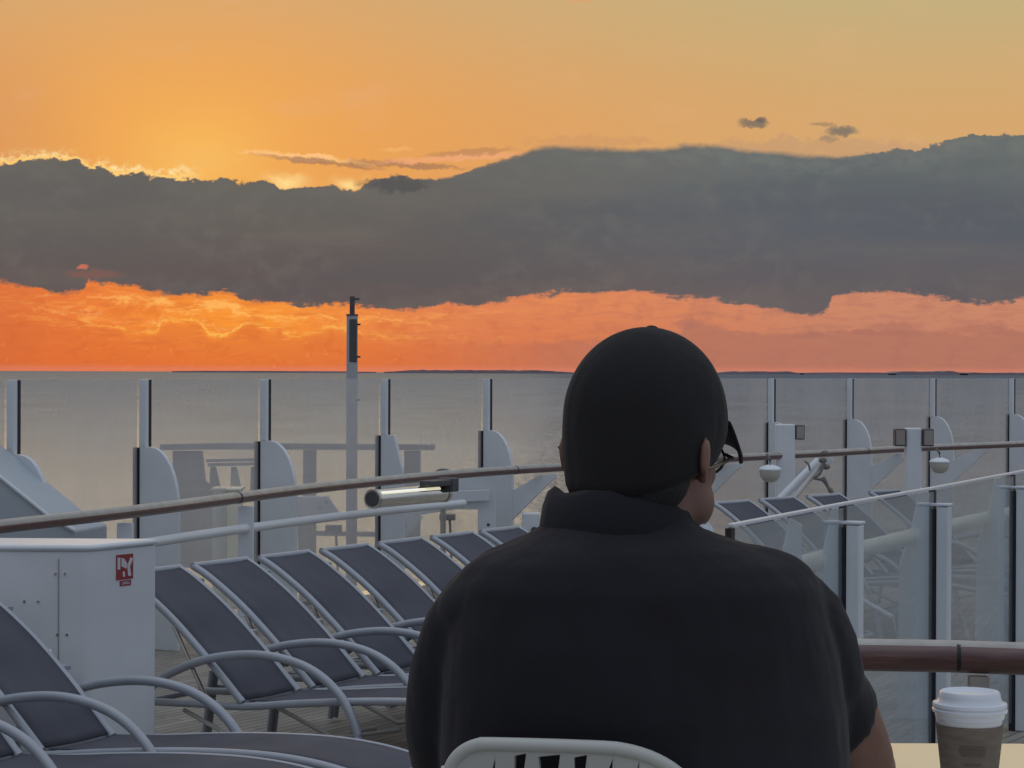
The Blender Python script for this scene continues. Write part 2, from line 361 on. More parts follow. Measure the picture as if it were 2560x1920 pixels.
def box(bm, c, s, rz=0, mtx=None):
    r = bmesh.ops.create_cube(bm, size=1)
    T_ = Matrix.Translation(c) @ Matrix.Rotation(rz, 4, 'Z') @ Matrix.Diagonal((*s, 1))
    if mtx: T_ = mtx @ T_
    bmesh.ops.transform(bm, matrix=T_, verts=r['verts']); return bm
def prism(bm, pts, d):                       # closed polygon of 3D points extruded by vector d
    d = Vector(d); a = [bm.verts.new(Vector(p)) for p in pts]; c = [bm.verts.new(Vector(p) + d) for p in pts]
    n = len(pts); bm.faces.new(a); bm.faces.new(c[::-1])
    for i in range(n): bm.faces.new((a[i], c[i], c[(i + 1) % n], a[(i + 1) % n]))
    return bm
def smoothpath(P, n=6):
    P = [Vector(p) for p in P]; out = []
    for i in range(len(P) - 1):
        p0 = P[max(i - 1, 0)]; p1 = P[i]; p2 = P[i + 1]; p3 = P[min(i + 2, len(P) - 1)]
        for k in range(n):
            t = k / n
            out.append(.5 * ((2 * p1) + (p2 - p0) * t + (2 * p0 - 5 * p1 + 4 * p2 - p3) * t * t + (3 * p1 - p0 - 3 * p2 + p3) * t ** 3))
    out.append(P[-1]); return out
def tube(bm, P, r, seg=12, up=(0, 0, 1)):
    P = [Vector(p) for p in P]; rs = r if isinstance(r, (list, tuple)) else [r] * len(P)
    rings = []
    for i, p in enumerate(P):
        d = (P[min(i + 1, len(P) - 1)] - P[max(i - 1, 0)]).normalized()
        u = Vector(up)
        if abs(d.dot(u)) > .95: u = Vector((0, 1, 0)) if abs(d.y) < .9 else Vector((1, 0, 0))
        a = d.cross(u).normalized(); c = a.cross(d).normalized()
        rings.append([bm.verts.new(p + (a * math.cos(2 * math.pi * k / seg) + c * math.sin(2 * math.pi * k / seg)) * rs[i]) for k in range(seg)])
    for i in range(len(rings) - 1):
        for k in range(seg): bm.faces.new((rings[i][k], rings[i][(k + 1) % seg], rings[i + 1][(k + 1) % seg], rings[i + 1][k]))
    bm.faces.new(rings[0][::-1]); bm.faces.new(rings[-1]); return bm
def lathe(bm, prof, c=(0, 0, 0), seg=40):
    c = Vector(c); rings = []
    for r, z in prof: rings.append([bm.verts.new(c + Vector((r * math.cos(2 * math.pi * k / seg), r * math.sin(2 * math.pi * k / seg), z))) for k in range(seg)])
    for i in range(len(rings) - 1):
        for k in range(seg): bm.faces.new((rings[i][k], rings[i][(k + 1) % seg], rings[i + 1][(k + 1) % seg], rings[i + 1][k]))
    bm.faces.new(rings[0][::-1]); bm.faces.new(rings[-1]); return bm
def ell(bm, c, r, rot=None, seg=20):
    q = bmesh.ops.create_uvsphere(bm, u_segments=seg, v_segments=max(8, seg // 2 + 2), radius=1)
    T_ = Matrix.Translation(c) @ (rot.to_4x4() if rot else Matrix.Identity(4)) @ Matrix.Diagonal((*r, 1))
    bmesh.ops.transform(bm, matrix=T_, verts=q['verts']); return bm
def capsule(bm, P, rs, n=5, seg=18):          # chain of tapered capsules
    Q = smoothpath(P, n); k = len(P)
    RR = []
    for i in range(len(Q)):
        t = i / (len(Q) - 1) * (k - 1); j = min(int(t), k - 2); RR.append(rs[j] + (rs[j + 1] - rs[j]) * (t - j))
    tube(bm, Q, RR, seg); ell(bm, Q[0], (RR[0],) * 3, seg=seg); ell(bm, Q[-1], (RR[-1],) * 3, seg=seg); return bm
def remesh(o, vox, it=6):
    a = o.modifiers.new('remesh', 'REMESH'); a.mode = 'VOXEL'; a.voxel_size = vox; a.use_smooth_shade = True
    s = o.modifiers.new('smooth', 'SMOOTH'); s.iterations = it; s.factor = .5; return o
def struct(o): o['kind'] = 'structure'; return o
def P(u, v, d): return Vector(((u - 1280) / F * d, d, CZ - (v - 929) / F * d))   # a real point at depth d

# ------------------------------------------------------------------ sea, far land, decks
SEA = -26.0
bm = NB(); S = 3.0e5
for p in ((-S, -2000, SEA), (S, -2000, SEA), (S, S, SEA), (-S, S, SEA)): bm.verts.new(p)
bm.faces.new(bm.verts[:]); struct(finish('sea', bm, 'sea', smooth=False))
def land(name, segs, D):
    bm = NB()
    for u0, u1, h in segs:
        n = max(6, int((u1 - u0) / 12)); top = []; bot = []
        for i in range(n + 1):
            t = i / n; u = u0 + (u1 - u0) * t
            e = min(1, 6 * t, 6 * (1 - t)); hh = h * e * (.65 + .35 * random.random())
            x = (u - 1280) / F * D; top.append((x, hh / F * D + 4)); bot.append(x)
        pts = [(x, D, SEA - 2) for x in bot] + [(x, D, CZ + z) for x, z in top[::-1]]
        prism(bm, pts, (0, D * .03, 0))
    return struct(finish(name, bm, 'land', smooth=False))
land('far_coast', [(430, 930, 1.5), (960, 1440, 6), (1790, 2010, 5), (2000, 2240, 3), (2220, 2420, 8), (2400, 2600, 4)], 60000)

fins = [(-3.25, 14.2), (-2.65, 15.7), (-1.96, 17.2), (-1.12, 18.9), (-.26, 20.5), (.72, 21.8), (1.75, 23.1), (2.85, 24.4), (3.98, 26.1), (5.31, 27.9), (6.72, 29.7), (8.2, 31.4), (9.8, 33.0), (11.5, 34.4), (13.3, 35.6)]
fins = [Vector((*p, 0)) for p in fins]
pre = [fins[0] + Vector((-.6, -1.5, 0)) * k for k in (4, 3, 2, 1)]
line = pre + fins
def tangent(i, L=line):
    return (L[min(i + 1, len(L) - 1)] - L[max(i - 1, 0)]).normalized()
inb = [Vector((tangent(i).y, -tangent(i).x, 0)) for i in range(len(line))]
edge = [p - n * .45 for p, n in zip(line, inb)]
bm = NB()
poly = [(e.x, e.y, 0) for e in edge] + [(20, 38.5, 0), (20, -6, 0), (-9, -6, 0), (-9, edge[0].y, 0)]
prism(bm, poly, (0, 0, -3)); struct(finish('deck', bm, 'deck', smooth=False))
bm = NB(); box(bm, (0, -.9, .353), (12, 10.6, .70)); struct(finish('terrace', bm, 'deck', smooth=False, bevel=.02))

# ------------------------------------------------------------------ glass windscreen round the bow
ws = empty('glass_windscreen', (line[4].x, line[4].y, 0)); wl = ws.location
tag(ws, 'long curved glass windscreen on quarter round white fins in front of the sea', 'windscreen')
GT = CZ - .055
def loc(v): return Vector(v) - wl
for i, p in enumerate(line):
    t_, n_ = tangent(i), inb[i]
    bm = NB(); prism(bm, [loc(p + t_ * -.022 + n_ * .0 + Vector((0, 0, 1.44))), loc(p + t_ * .022 + Vector((0, 0, 1.44))), loc(p + t_ * .022 + n_ * .055 + Vector((0, 0, 1.44))), loc(p - t_ * .022 + n_ * .055 + Vector((0, 0, 1.44)))], (0, 0, GT - 1.44 - .004))
    po = finish('post', bm, 'white', ws, False, .004)
    bm = NB(); a = p + t_ * .0225 + n_ * .001
    prism(bm, [loc(a + Vector((0, 0, 1.441))), loc(a + n_ * .053 + Vector((0, 0, 1.441))), loc(a + n_ * .053 + t_ * .036 + Vector((0, 0, 1.441))), loc(a + t_ * .036 + Vector((0, 0, 1.441)))], (0, 0, GT - 1.441 - .006))
    finish('gasket', bm, 'gasket', po, False)
    # quarter round fin plate
    prof = [(.0, 0), (.0, 1.44), (.09, 1.44)]
    if i != 7:
        prof += [(.09 + .23 * math.sin(k * math.pi / 16), 1.0 + .44 * math.cos(k * math.pi / 16)) for k in range(1, 9)]
    else: prof += [(.13, 1.44), (.21, 1.15), (.22, 1.0)]
    prof += [(prof[-1][0], 0)]
    bm = NB(); prism(bm, [loc(p + n_ * (r + .004) - t_ * .02 + Vector((0, 0, z))) for r, z in prof], t_ * .04)
    fo = finish('support_fin', bm, 'white', ws, False, .004)
    bm = NB(); prism(bm, [loc(p - n_ * .045 - t_ * .03 + Vector((0, 0, z))) for z in (0, 1.435)] + [loc(p - n_ * .0 - t_ * .03 + Vector((0, 0, z))) for z in (1.435, 0)], t_ * .06)
    finish('edge_strip', bm, 'gasket', fo, False)
    if i >= 8 or i == 8:                     # gusset out to the handrail
        bm = NB(); q = [(.30, .60), (.30, .88), (.62, 1.04), (.80, 1.06), (.80, 1.02), (.74, .99)]
        prism(bm, [loc(p + n_ * r - t_ * .012 + Vector((0, 0, z))) for r, z in q], t_ * .024)
        finish('rail_gusset', bm, 'white', ws, False, .003)
    if i + 1 < len(line):
        a, c = p + t_ * .07, line[i + 1] - tangent(i + 1) * .03
        a2, c2 = a - n_ * .01, c - inb[i + 1] * .01
        bm = NB(); prism(bm, [loc((a2.x, a2.y, .12)), loc((c2.x, c2.y, .12)), loc((c2.x, c2.y, GT)), loc((a2.x, a2.y, GT))], -n_ * .012)
        finish('glass_pane', bm, 'glass', ws, False)

# ------------------------------------------------------------------ teak handrail inboard of the screen
rail_pts = [(-4.1, 9.0), (-3.5, 10.7), (-2.89, 12.4), (-2.3, 14.0), (-1.47, 16.7), (-.43, 19.1), (.47, 20.5), (1.4, 21.8), (2.34, 22.9), (3.5, 24.35), (4.66, 25.9), (6.47, 27.8), (8.2, 29.9), (10.2, 31.9), (12.0, 33.4), (13.8, 34.6)]
RZ = CZ - .88
hr = empty('teak_handrail', (-2.3, 14.0, 0)); tag(hr, 'long teak topped handrail curving along the inside of the windscreen behind the loungers', 'handrail'); hl = hr.location
path = smoothpath([(x - hl.x, y - hl.y, RZ) for x, y in rail_pts], 8)
def sheen_rail(P_, r, name, parent, thr):
    bm = NB(); tube(bm, P_, r, 32); o = finish(name, bm, 'teak', parent); o.data.materials.append(M['worn_sheen'])
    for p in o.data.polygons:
        if p.normal.z > thr: p.material_index = 1  # pale top faces paint in the sky highlight along with silvered wear
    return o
sheen_rail(path, .040, 'wooden_rail', hr, .18)
for q in (path[28], path[44], path[60], path[76]):
    k = path.index(q); bm = NB(); tube(bm, [path[k], path[k + 1].lerp(path[k], .93)], .0412, 24); finish('joint_ring', bm, 'gasket', hr)
lowp = smoothpath([(x - hl.x, y - hl.y, z) for x, y, z in ((-2.42, 13.5, .895), (-2.02, 14.9, .885), (-1.45, 16.8, .86), (-.85, 18.2, .85), (-.42, 19.0, .85))], 6)
bm = NB(); tube(bm, lowp, .032, 14); ell(bm, lowp[-1], (.032,) * 3); finish('lower_rail', bm, 'white', hr)
for u, d, w in ((310, 13.65, .10), (613, 15.4, .11)):
    x = (u - 1280) / F * d
    bm = NB(); box(bm, (x - hl.x, d - hl.y + .06, .52), (w, .05, 1.03)); finish('rail_post', bm, 'white', hr, False, .008)
for px, d in ((1820, 22.9),):
    pass

# mast behind the glass
ms = tag(empty('signal_mast', (*P(880, 900, 20.4).xy, 0)), 'tall thin dark topped pole rising above the glass into the orange band', 'mast')
bm = NB(); tube(bm, [(0, 0, 0), (0, 0, 2.50)], .052, 20); finish('pole', bm, 'mast', ms)
bm = NB(); tube(bm, [(0, 0, 2.50), (0, 0, 2.515)], .056, 20); tube(bm, [(.0, 0, 2.515), (.0, 0, 2.68)], .024, 12); box(bm, (.04, 0, 2.655), (.05, .03, .02)); finish('top_spike', bm, 'darkbox', ms)
bm = NB(); box(bm, (.012, .0, 2.27), (.07, .115, .40)); finish('dark_fairing', bm, 'darkbox', ms, False, .01)
for z in (2.42, 2.12, 1.72): bm = NB(); tube(bm, [(.04, -.02, z), (.078, -.03, z)], .009, 8); finish('step_bolt', bm, 'darkbox', ms)

# polished tubular floodlight under the rail
tdir = Vector((.506, .862, 0))
fl = tag(empty('tubular_floodlight', (-1.05, 17.0, 1.0)), 'polished steel cylinder lamp hanging under the teak handrail right of the mast', 'floodlight')
bm = NB(); tube(bm, [tdir * -.02, tdir * .95], .072, 28); finish('housing', bm, 'chrome', fl)
for a_, b_ in ((-.05, -.022), (.955, 1.0)): bm = NB(); tube(bm, [tdir * a_, tdir * b_], .076, 28); finish('end_ring', bm, 'steel', fl)
bm = NB(); tube(bm, [tdir * -.056, tdir * -.051], .060, 28); finish('end_cap', bm, 'darkbox', fl)
bm = NB(); box(bm, tdir * .75 + Vector((.06, 0, .09)), (.12, .3, .05), R(-30)); box(bm, tdir * .95 + Vector((.05, 0, .07)), (.16, .1, .11), R(-30)); finish('bracket', bm, 'darkbox', fl, False, .01)
m, nt, b = newmat('highlight_strip'); M['highlight'] = m; b.inputs['Emission Color'].default_value = (1, .93, .62, 1); b.inputs['Emission Strength'].default_value = .6
bm = NB(); o_ = Vector((.02, -.055, .040)); tube(bm, [tdir * .04 + o_, tdir * .88 + o_], .018, 12); finish('highlight_strip', bm, 'highlight', fl)  # glowing strip added as the bright sky reflection along the housing
# round dark cap on the rail
lo = P(1108, 1178, 18.9)
dc = tag(empty('mushroom_vent', lo), 'small dark round cap poking above the teak handrail over the steel lamp', 'vent')
bm = NB(); ell(bm, (0, .1, -.03), (.085, .085, .055)); finish('cap', bm, 'darkbox', dc)
bm = NB(); tube(bm, [(0, .1, -1.05), (0, .1, -.03)], .025); finish('stem', bm, 'steel', dc)

# grey sloping housing at the far left
y0 = 14.35
bm = NB(); prism(bm, [(0, 0, 0), (0, 0, 1.9), (.62, 0, 1.46), (1.10, 0, 1.075), (1.25, 0, .99), (1.25, 0, 0)], (.1, .55, 0))
hs = tag(empty('deck_housing', (-3.95, y0 - .75, 0)), 'grey sloping sided housing behind the handrail at the left edge', 'housing')
finish('casing', bm, 'wedge', hs, False, .012)
bm = NB(); tube(bm, [(0, -.012, 1.9), (.62, -.012, 1.46), (1.10, -.012, 1.075), (1.25, -.012, .995)], .012, 8); finish('trim', bm, 'white', hs)

# low white beam with notch beside fin, and small gear on it
bh = tag(empty('white_stowage_frame', P(1100, 1250, 19.9)), 'white notched steel frame behind the handrail right of the steel lamp', 'frame')
def plate(o, name, pix, d, th, m):
    q = o.location; bm = NB(); prism(bm, [P(u, v, d) - q for u, v in pix], (0, th, 0)); return finish(name, bm, m, o, False, .005)
plate(bh, 'beam', [(965, 1235), (1115, 1195), (1240, 1180), (1240, 1350), (1196, 1350), (1196, 1272), (1140, 1272), (965, 1300)], 19.9, .08, 'white')
plate(bh, 'cover_panel', [(1085, 1228), (1225, 1222), (1225, 1250), (1085, 1256)], 19.84, .03, 'white')
plate(bh, 'corner_plate', [(985, 1290), (1060, 1290), (1030, 1330), (1010, 1345), (985, 1345)], 19.8, .04, 'white')
for u, v in ((1013, 1312), (1222, 1310)): bm = NB(); ell(bm, P(u, v, 19.76) - bh.location, (.016,) * 3); finish('bolt', bm, 'darkbox', bh)
g1 = tag(empty('winch_plate', P(790, 1270, 18.6)), 'white bolted trapezoid winch plate below the handrail left of the mast', 'winch')
plate(g1, 'side_plate', [(733, 1242), (820, 1240), (850, 1285), (738, 1290)], 18.6, .08, 'white')
for u, v in ((816, 1255), (801, 1270)): bm = NB(); ell(bm, P(u, v, 18.57) - g1.location, (.013,) * 3); finish('bolt', bm, 'darkbox', g1)
plate(g1, 'pedestal', [(745, 1290), (790, 1290), (785, 1560), (750, 1560)], 18.66, .08, 'outer')
for u, v, lab in ((835, 1320, 'small grey box lamp on a thin stalk left of the mast below the lower rail'), (1120, 1291, 'small grey box lamp on a thin stalk under the end of the lower rail')):
    g2 = tag(empty('stalk_lamp', (*P(u, v, 19.2).xy, 0)), lab, 'lamp', 'small box lamps on stalks'); h = P(u, v, 19.2).z
    bm = NB(); box(bm, (0, 0, h), (.14, .1, .055)); finish('lamp_head', bm, 'darkbox' if u < 900 else 'outer', g2, False, .01)
    bm = NB(); tube(bm, [(.02, 0, h - .02), (.05, 0, 0)], .011, 8); finish('stalk', bm, 'outer', g2)

# outer platform structure beyond the glass
D2 = 24.0
gn = tag(empty('outer_platform', P(750, 1118, D2)), 'brown grey steel platform frame beyond the glass left of the steel lamp', 'platform')
plate(gn, 'top_beam', [(400, 1112), (560, 1108), (1087, 1110), (1087, 1124), (560, 1124), (400, 1126)], D2, .15, 'outer')
for a, c in ((758, 789), (1011, 1051)): plate(gn, 'column', [(a, 1126), (c, 1126), (c, 1420), (a, 1420)], D2 + .02, .15, 'outer')
plate(gn, 'cross_bar', [(515, 1149), (645, 1146), (645, 1153), (515, 1156)], D2 - .1, .08, 'outer')
plate(gn, 'cross_bar', [(520, 1159), (645, 1156), (645, 1163), (520, 1167)], D2 - .1, .08, 'outer')
for a in (526, 578, 628):
    plate(gn, 'trestle_leg', [(a, 1168), (a + 12, 1168), (a + 26, 1230), (a - 2, 1230)], D2 - .05, .1, 'outer')
plate(gn, 'side_panel', [(432, 1128), (505, 1128), (512, 1200), (560, 1260), (560, 1420), (432, 1420)], D2 + .1, .1, 'outer')
plate(gn, 'kick_board', [(700, 1326), (1000, 1330), (1000, 1342), (700, 1338)], D2 - .02, .05, 'outer')
tg = tag(empty('light_patch_box', P(570, 1225, 16.9)), 'small cream locker put in for a patch of light just above the handrail between two fins', 'slab')  # cream box put in for a pale yellow patch of light
bm = NB(); box(bm, (0, 0, -.45), (.20, .25, .9)); finish('body', bm, 'cream', tg, False, .01)
bm = NB(); box(bm, (0, 0, .01), (.23, .28, .02)); finish('lid', bm, 'cream', tg, False, .005)

# small white box just left of the man's collar
wb = tag(empty('junction_box', P(1320, 1310, 20.0)), 'white box with a dark knob beside the collar of the seated man', 'junction box')
bm = NB(); box(bm, (.03, 0, 0), (.16, .2, .22)); finish('box_body', bm, 'white', wb, False, .01)
bm = NB(); box(bm, (.03, 0, -.65), (.08, .08, 1.05)); finish('pedestal', bm, 'white', wb, False, .01)
bm = NB(); tube(bm, [(.06, -.10, -.04), (.06, -.14, -.04)], .03, 14); finish('knob', bm, 'darkbox', wb)

# ------------------------------------------------------------------ sun loungers
def copy_tree(o, parent=None):
    c = o.copy(); col.objects.link(c)
    if parent: c.parent = parent
    for ch in [k for k in bpy.data.objects if k.parent == o]: copy_tree(ch, c)
    return c
def sheet(name, prof, y0, y1, parent, m, th=.006, sag=.0, ny=6):
    bm = NB(); Q = smoothpath([(s, 0, z) for s, z in prof], 5); rows = []
    for q in Q:
        rows.append([bm.verts.new((q.x, y0 + (y1 - y0) * k / ny, q.z - sag * (1 - (2 * k / ny - 1) ** 2))) for k in range(ny + 1)])
    for i in range(len(rows) - 1):
        for k in range(ny): bm.faces.new((rows[i][k], rows[i][k + 1], rows[i + 1][k + 1], rows[i + 1][k]))
    o = finish(name, bm, m, parent); s = o.modifiers.new('solid', 'SOLIDIFY'); s.thickness = th; s.offset = 0; return o
BACK = [(-.77, .955), (-.66, .90), (-.45, .762), (-.22, .573), (0, .375)]
SEAT = [(.03, .372), (.3, .392), (.6, .425), (.9, .45), (1.2, .462), (1.45, .45), (1.7, .41)]
def make_lounger(i):
    r = empty('sun_lounger')
    sheet('backrest_sling', [(s, z + .012) for s, z in BACK[:-1]] + [(-.012, .387)], -.232, .192, r, 'sling', sag=.008)
    sheet('seat_sling', [(s, z + .012) for s, z in SEAT], -.232, .192, r, 'sling', sag=.012)
    bm = NB()
    for y in (-.245, .205): tube(bm, smoothpath([(s, y, z) for s, z in BACK], 5), .019, 12)
    tube(bm, [(-.77, -.255, .957), (-.77, .215, .957)], .019, 12, (1, 0, 0)); tube(bm, [(-.03, -.24, .37), (-.03, .20, .37)], .013, 10, (1, 0, 0))
    finish('backrest_frame', bm, 'grey_metal', r)
    bm = NB()
    for y in (-.245, .205): tube(bm, smoothpath([(-.62, y, .33), (-.3, y, .345), (0, y, .355)] + [(s, y, z) for s, z in SEAT[1:]], 5), .019, 12)
    for s, z in ((-.62, .33), (.85, .43), (1.7, .41)): tube(bm, [(s, -.245, z), (s, .205, z)], .016, 10, (1, 0, 0))
    finish('seat_frame', bm, 'grey_metal', r)
    for y in (-.282, .282):
        bm = NB(); tube(bm, smoothpath([(-.56, y, .40), (-.42, y, .49), (-.18, y, .578), (.12, y, .618), (.38, y, .588), (.57, y, .49), (.69, y, .33), (.78, y, .02)], 6), .0215, 12)
        finish('armrest', bm, 'grey_metal', r)
        bm = NB(); tube(bm, [(-.60, y * .96, .43), (-.66, y * .96, .02)], .016, 10); finish('leg', bm, 'grey_metal', r)
        bm = NB(); tube(bm, [(1.35, y * .85, .44), (1.5, y * .85, .02)], .016, 10); finish('leg', bm, 'grey_metal', r)
        bm = NB(); tube(bm, [(-.42, y * .9, .72), (-.20, y * .9, .35)], .011, 8); finish('prop', bm, 'steel', r)
    for s, z in ((-.68, .905), (-.33, .66)):
        bm = NB(); box(bm, (s, .245, z - .012), (.05, .06, .022)); finish('spacer', bm, 'grey_metal', r, False, .004)
    bm = NB(); tube(bm, [(-.4, -.2, .30), (.1, -.2, .12), (.5, -.2, .2)], .012, 8); tube(bm, [(.1, -.2, .12), (.1, .17, .12)], .012, 8); finish('underframe', bm, 'dome', r)
    return r
a30 = R(-30.4); tv = Vector((.506, .862, 0))
O = Vector((-.88, 11.376, 0))
proto = make_lounger(0)
spots = []
names_row = {-1: 'navy mesh sun lounger next to the white cabinet, nearest of the far row', 0: 'second navy mesh sun lounger to the right of the white cabinet', 1: 'third navy mesh sun lounger to the right of the white cabinet',
             2: 'fourth navy mesh sun lounger to the right of the cabinet, below the mast', 3: 'fifth navy mesh sun lounger from the cabinet, under the steel lamp', 4: 'sixth navy mesh sun lounger from the cabinet, mostly behind the man in black', 5: 'last visible lounger back just before the shoulder of the man in black'}
for k in range(-1, 6): spots.append((O + tv * .584 * k, a30, names_row[k]))
L2 = Vector((-1.857, 9.495, 0))
spots += [(L2, a30, 'navy lounger in front of the white cabinet with both arms arching over it'), (L2 - tv * .585, a30, 'nearest-but-one lounger in the bottom left corner with its seat under the front arms'), (L2 - tv * 1.23, a30, 'nearest lounger, cut off by the bottom left corner')]
a42 = R(-42); t42 = Vector((.669, .743, 0)); ax42 = Vector((.743, -.669, 0))
for (x, y), lb in zip(((1.586, 17.2), (2.0, 17.7), (2.45, 18.2), (3.08, 18.9)), ('lounger back closest to the face of the man, left of three above the glass balustrade', 'middle lounger back of three above the glass balustrade', 'right lounger back of three above the glass balustrade', 'far lounger barely showing over the balustrade rim beside the speaker post')):
    spots.append((Vector((x, y, 0)) + ax42 * .77 + t42 * .25, a42, lb))
shared = []; spots_obj = []
for i, (p, a, lb) in enumerate(spots):
    o = proto if i == 0 else copy_tree(proto)
    o.location = p
    if i in (1, 2, 3, 4, 5, 6, 11, 12, 13): shared.append(o)      # the far arm of the nearer neighbour serves both
    o.location = p; o.rotation_euler = (0, 0, a + R(random.uniform(-.6, .6)))
    spots_obj.append(o.name)
    tag(o, lb, 'sun lounger', 'navy sun loungers lined up on the deck')

bpy.context.view_layer.update()
for o in shared:
    for ch_ in [k for k in bpy.data.objects if k.parent == o and k.name.split('.')[0] == 'armrest' and k.data.vertices[0].co.y < 0]:
        bpy.data.objects.remove(ch_)
for ch_ in [k for k in bpy.data.objects if k.parent in (bpy.data.objects[spots_obj[8]], bpy.data.objects[spots_obj[9]]) and k.name.split('.')[0] == 'armrest' and k.data.vertices[0].co.y > 0]:
    bpy.data.objects.remove(ch_)

# ------------------------------------------------------------------ white cabinet with fire sign
cb = tag(empty('fire_cabinet', (-1.97, 10.3, 0)), 'white steel cabinet with a red fire sign standing between the loungers', 'cabinet')
def rounded(pts, i, r, n=6):
    p = Vector(pts[i]); a = (Vector(pts[i - 1]) - p).normalized(); c = (Vector(pts[(i + 1) % len(pts)]) - p).normalized()
    out = []
    for k in range(n + 1):
        t = k / n; out.append(tuple((p + a * r) * (1 - t) ** 2 + p * 2 * t * (1 - t) + (p + c * r) * t * t))
    return pts[:i] + out + pts[i + 1:]
fp = [(-1.2, .0, 0), (0, 0, 0), (.238, .405, 0), (-1.2, .43, 0)]
bm = NB(); prism(bm, rounded(fp, 1, .045), (0, 0, 1.135)); finish('body', bm, 'white2', cb, True, .006, angle=30)
fp2 = [(-1.2, -.012, 1.135), (.006, -.012, 1.135), (.25, .405, 1.135), (-1.2, .445, 1.135)]
bm = NB(); prism(bm, rounded(fp2, 1, .05), (0, 0, .03)); finish('top_lid', bm, 'white', cb, True, .012, angle=30)
for x, z in ((-.165, 1.03), (-.12, 1.03), (-.31, .90), (-.245, .90), (-.155, .745), (-.11, .745)):
    bm = NB(); tube(bm, [(x, .002, z), (x, -.006, z)], .006, 10); finish('screw', bm, 'steel', cb)
bm = NB(); box(bm, (-.15, -.002, .70), (.004, .005, .8)); finish('door_seam', bm, 'outer', cb, False)
bm = NB(); box(bm, (-.13, -.02, .525), (.11, .04, .022)); box(bm, (-.10, -.035, .505), (.03, .05, .02)); finish('latch', bm, 'darkbox', cb, False, .004)
fd = Vector((.238, .405, 0)).normalized(); fn = Vector((fd.y, -fd.x, 0))
def onface(a, z, off): v = fd * a + fn * off; return (v.x, v.y, z)
def sign(a0, a1, z0, z1, off, th=.002): 
    bm = NB(); prism(bm, [onface(a0, z0, off), onface(a1, z0, off), onface(a1, z1, off), onface(a0, z1, off)], fn * th); return bm
sg = finish('fire_sign', sign(.178, .300, .985, 1.105, .001), 'red', cb, False)
bm = NB()
def sp(pts, off=.0035):
    prism(bm, [onface(a, z, off) for a, z in pts], fn * .001)
sp([(.185, 1.035), (.205, 1.035), (.205, 1.092), (.185, 1.092)]); sp([(.213, 1.05), (.25, 1.035), (.255, 1.06), (.232, 1.085), (.213, 1.09)])
sp([(.262, 1.0), (.285, 1.0), (.275, 1.045), (.298, 1.08), (.28, 1.09), (.255, 1.05)]); sp([(.225, .998), (.24, .998), (.236, 1.025), (.222, 1.022)])
finish('pictogram', bm, 'signwhite', sg, False)
bm = sign(.205, .285, .955, .98, .001); s2 = finish('small_sign', bm, 'red', cb, False)
bm = NB(); sp([(.215, .963), (.275, .963), (.275, .966), (.215, .966)]); sp([(.222, .970), (.268, .970), (.268, .973), (.222, .973)]); finish('lettering', bm, 'signwhite', s2, False)

# ------------------------------------------------------------------ near glass balustrade on the right
bp = [Vector((.79, 7.95, 0)), Vector((1.40, 9.3, 0)), Vector((2.03, 10.6, 0)), Vector((2.79, 12.25, 0)), Vector((3.6, 14.0, 0))]
BT = CZ - .555
bl = tag(empty('glass_balustrade', bp[0]), 'glass balustrade with bright top rim and white posts right of the man', 'balustrade')
def bloc(v): return Vector(v) - bl.location
for i, p in enumerate(bp):
    t_ = (bp[min(i + 1, 4)] - bp[max(i - 1, 0)]).normalized(); n_ = Vector((t_.y, -t_.x, 0))
    if i:
        bm = NB(); q = p + n_ * .06 - t_ * .02
        prism(bm, [bloc(q + n_ * a + t_ * c) for a, c in ((-.03, -.035), (.03, -.035), (.03, .035), (-.03, .035))], (0, 0, 1.345)); po = finish('post', bm, 'white', bl, False, .008)
        bm = NB(); prism(bm, [bloc(q + n_ * a + t_ * c + Vector((0, 0, 1.347))) for a, c in ((-.12, -.04), (.034, -.04), (.034, .04), (-.12, .04))], (0, 0, .012)); finish('cap', bm, 'lid', po, False, .003)
        bm = NB(); prism(bm, [bloc(q + n_ * a + t_ * c) for a, c in ((-.062, -.03), (-.034, -.03), (-.034, .03), (-.062, .03))], (0, 0, 1.33)); finish('clamp_strip', bm, 'gasket', po, False)
    bm = NB(); prism(bm, [bloc(p + n_ * a + t_ * c) for a, c in ((-.012, -.02), (.012, -.02), (.012, .02), (-.012, .02))], (0, 0, BT - .005)); finish('joint_strip', bm, 'gasket', bl, False)
    if i < 4:
        a, c = p + t_ * .03, bp[i + 1] - t_ * .03
        bm = NB(); prism(bm, [bloc((a.x, a.y, .05)), bloc((c.x, c.y, .05)), bloc((c.x, c.y, BT - .01)), bloc((a.x, a.y, BT - .01))], n_ * .012); finish('glass_pane', bm, 'glass2', bl, False)
bm = NB()
for i in range(4):
    a, c = bp[i], bp[i + 1]; t_ = (c - a).normalized(); box(bm, bloc((a + c) / 2 + Vector((0, 0, BT + .004))), (.022, (c - a).length - .012, .015), math.atan2(-t_.x, t_.y))
finish('top_rim', bm, 'lid', bl, False, .004)

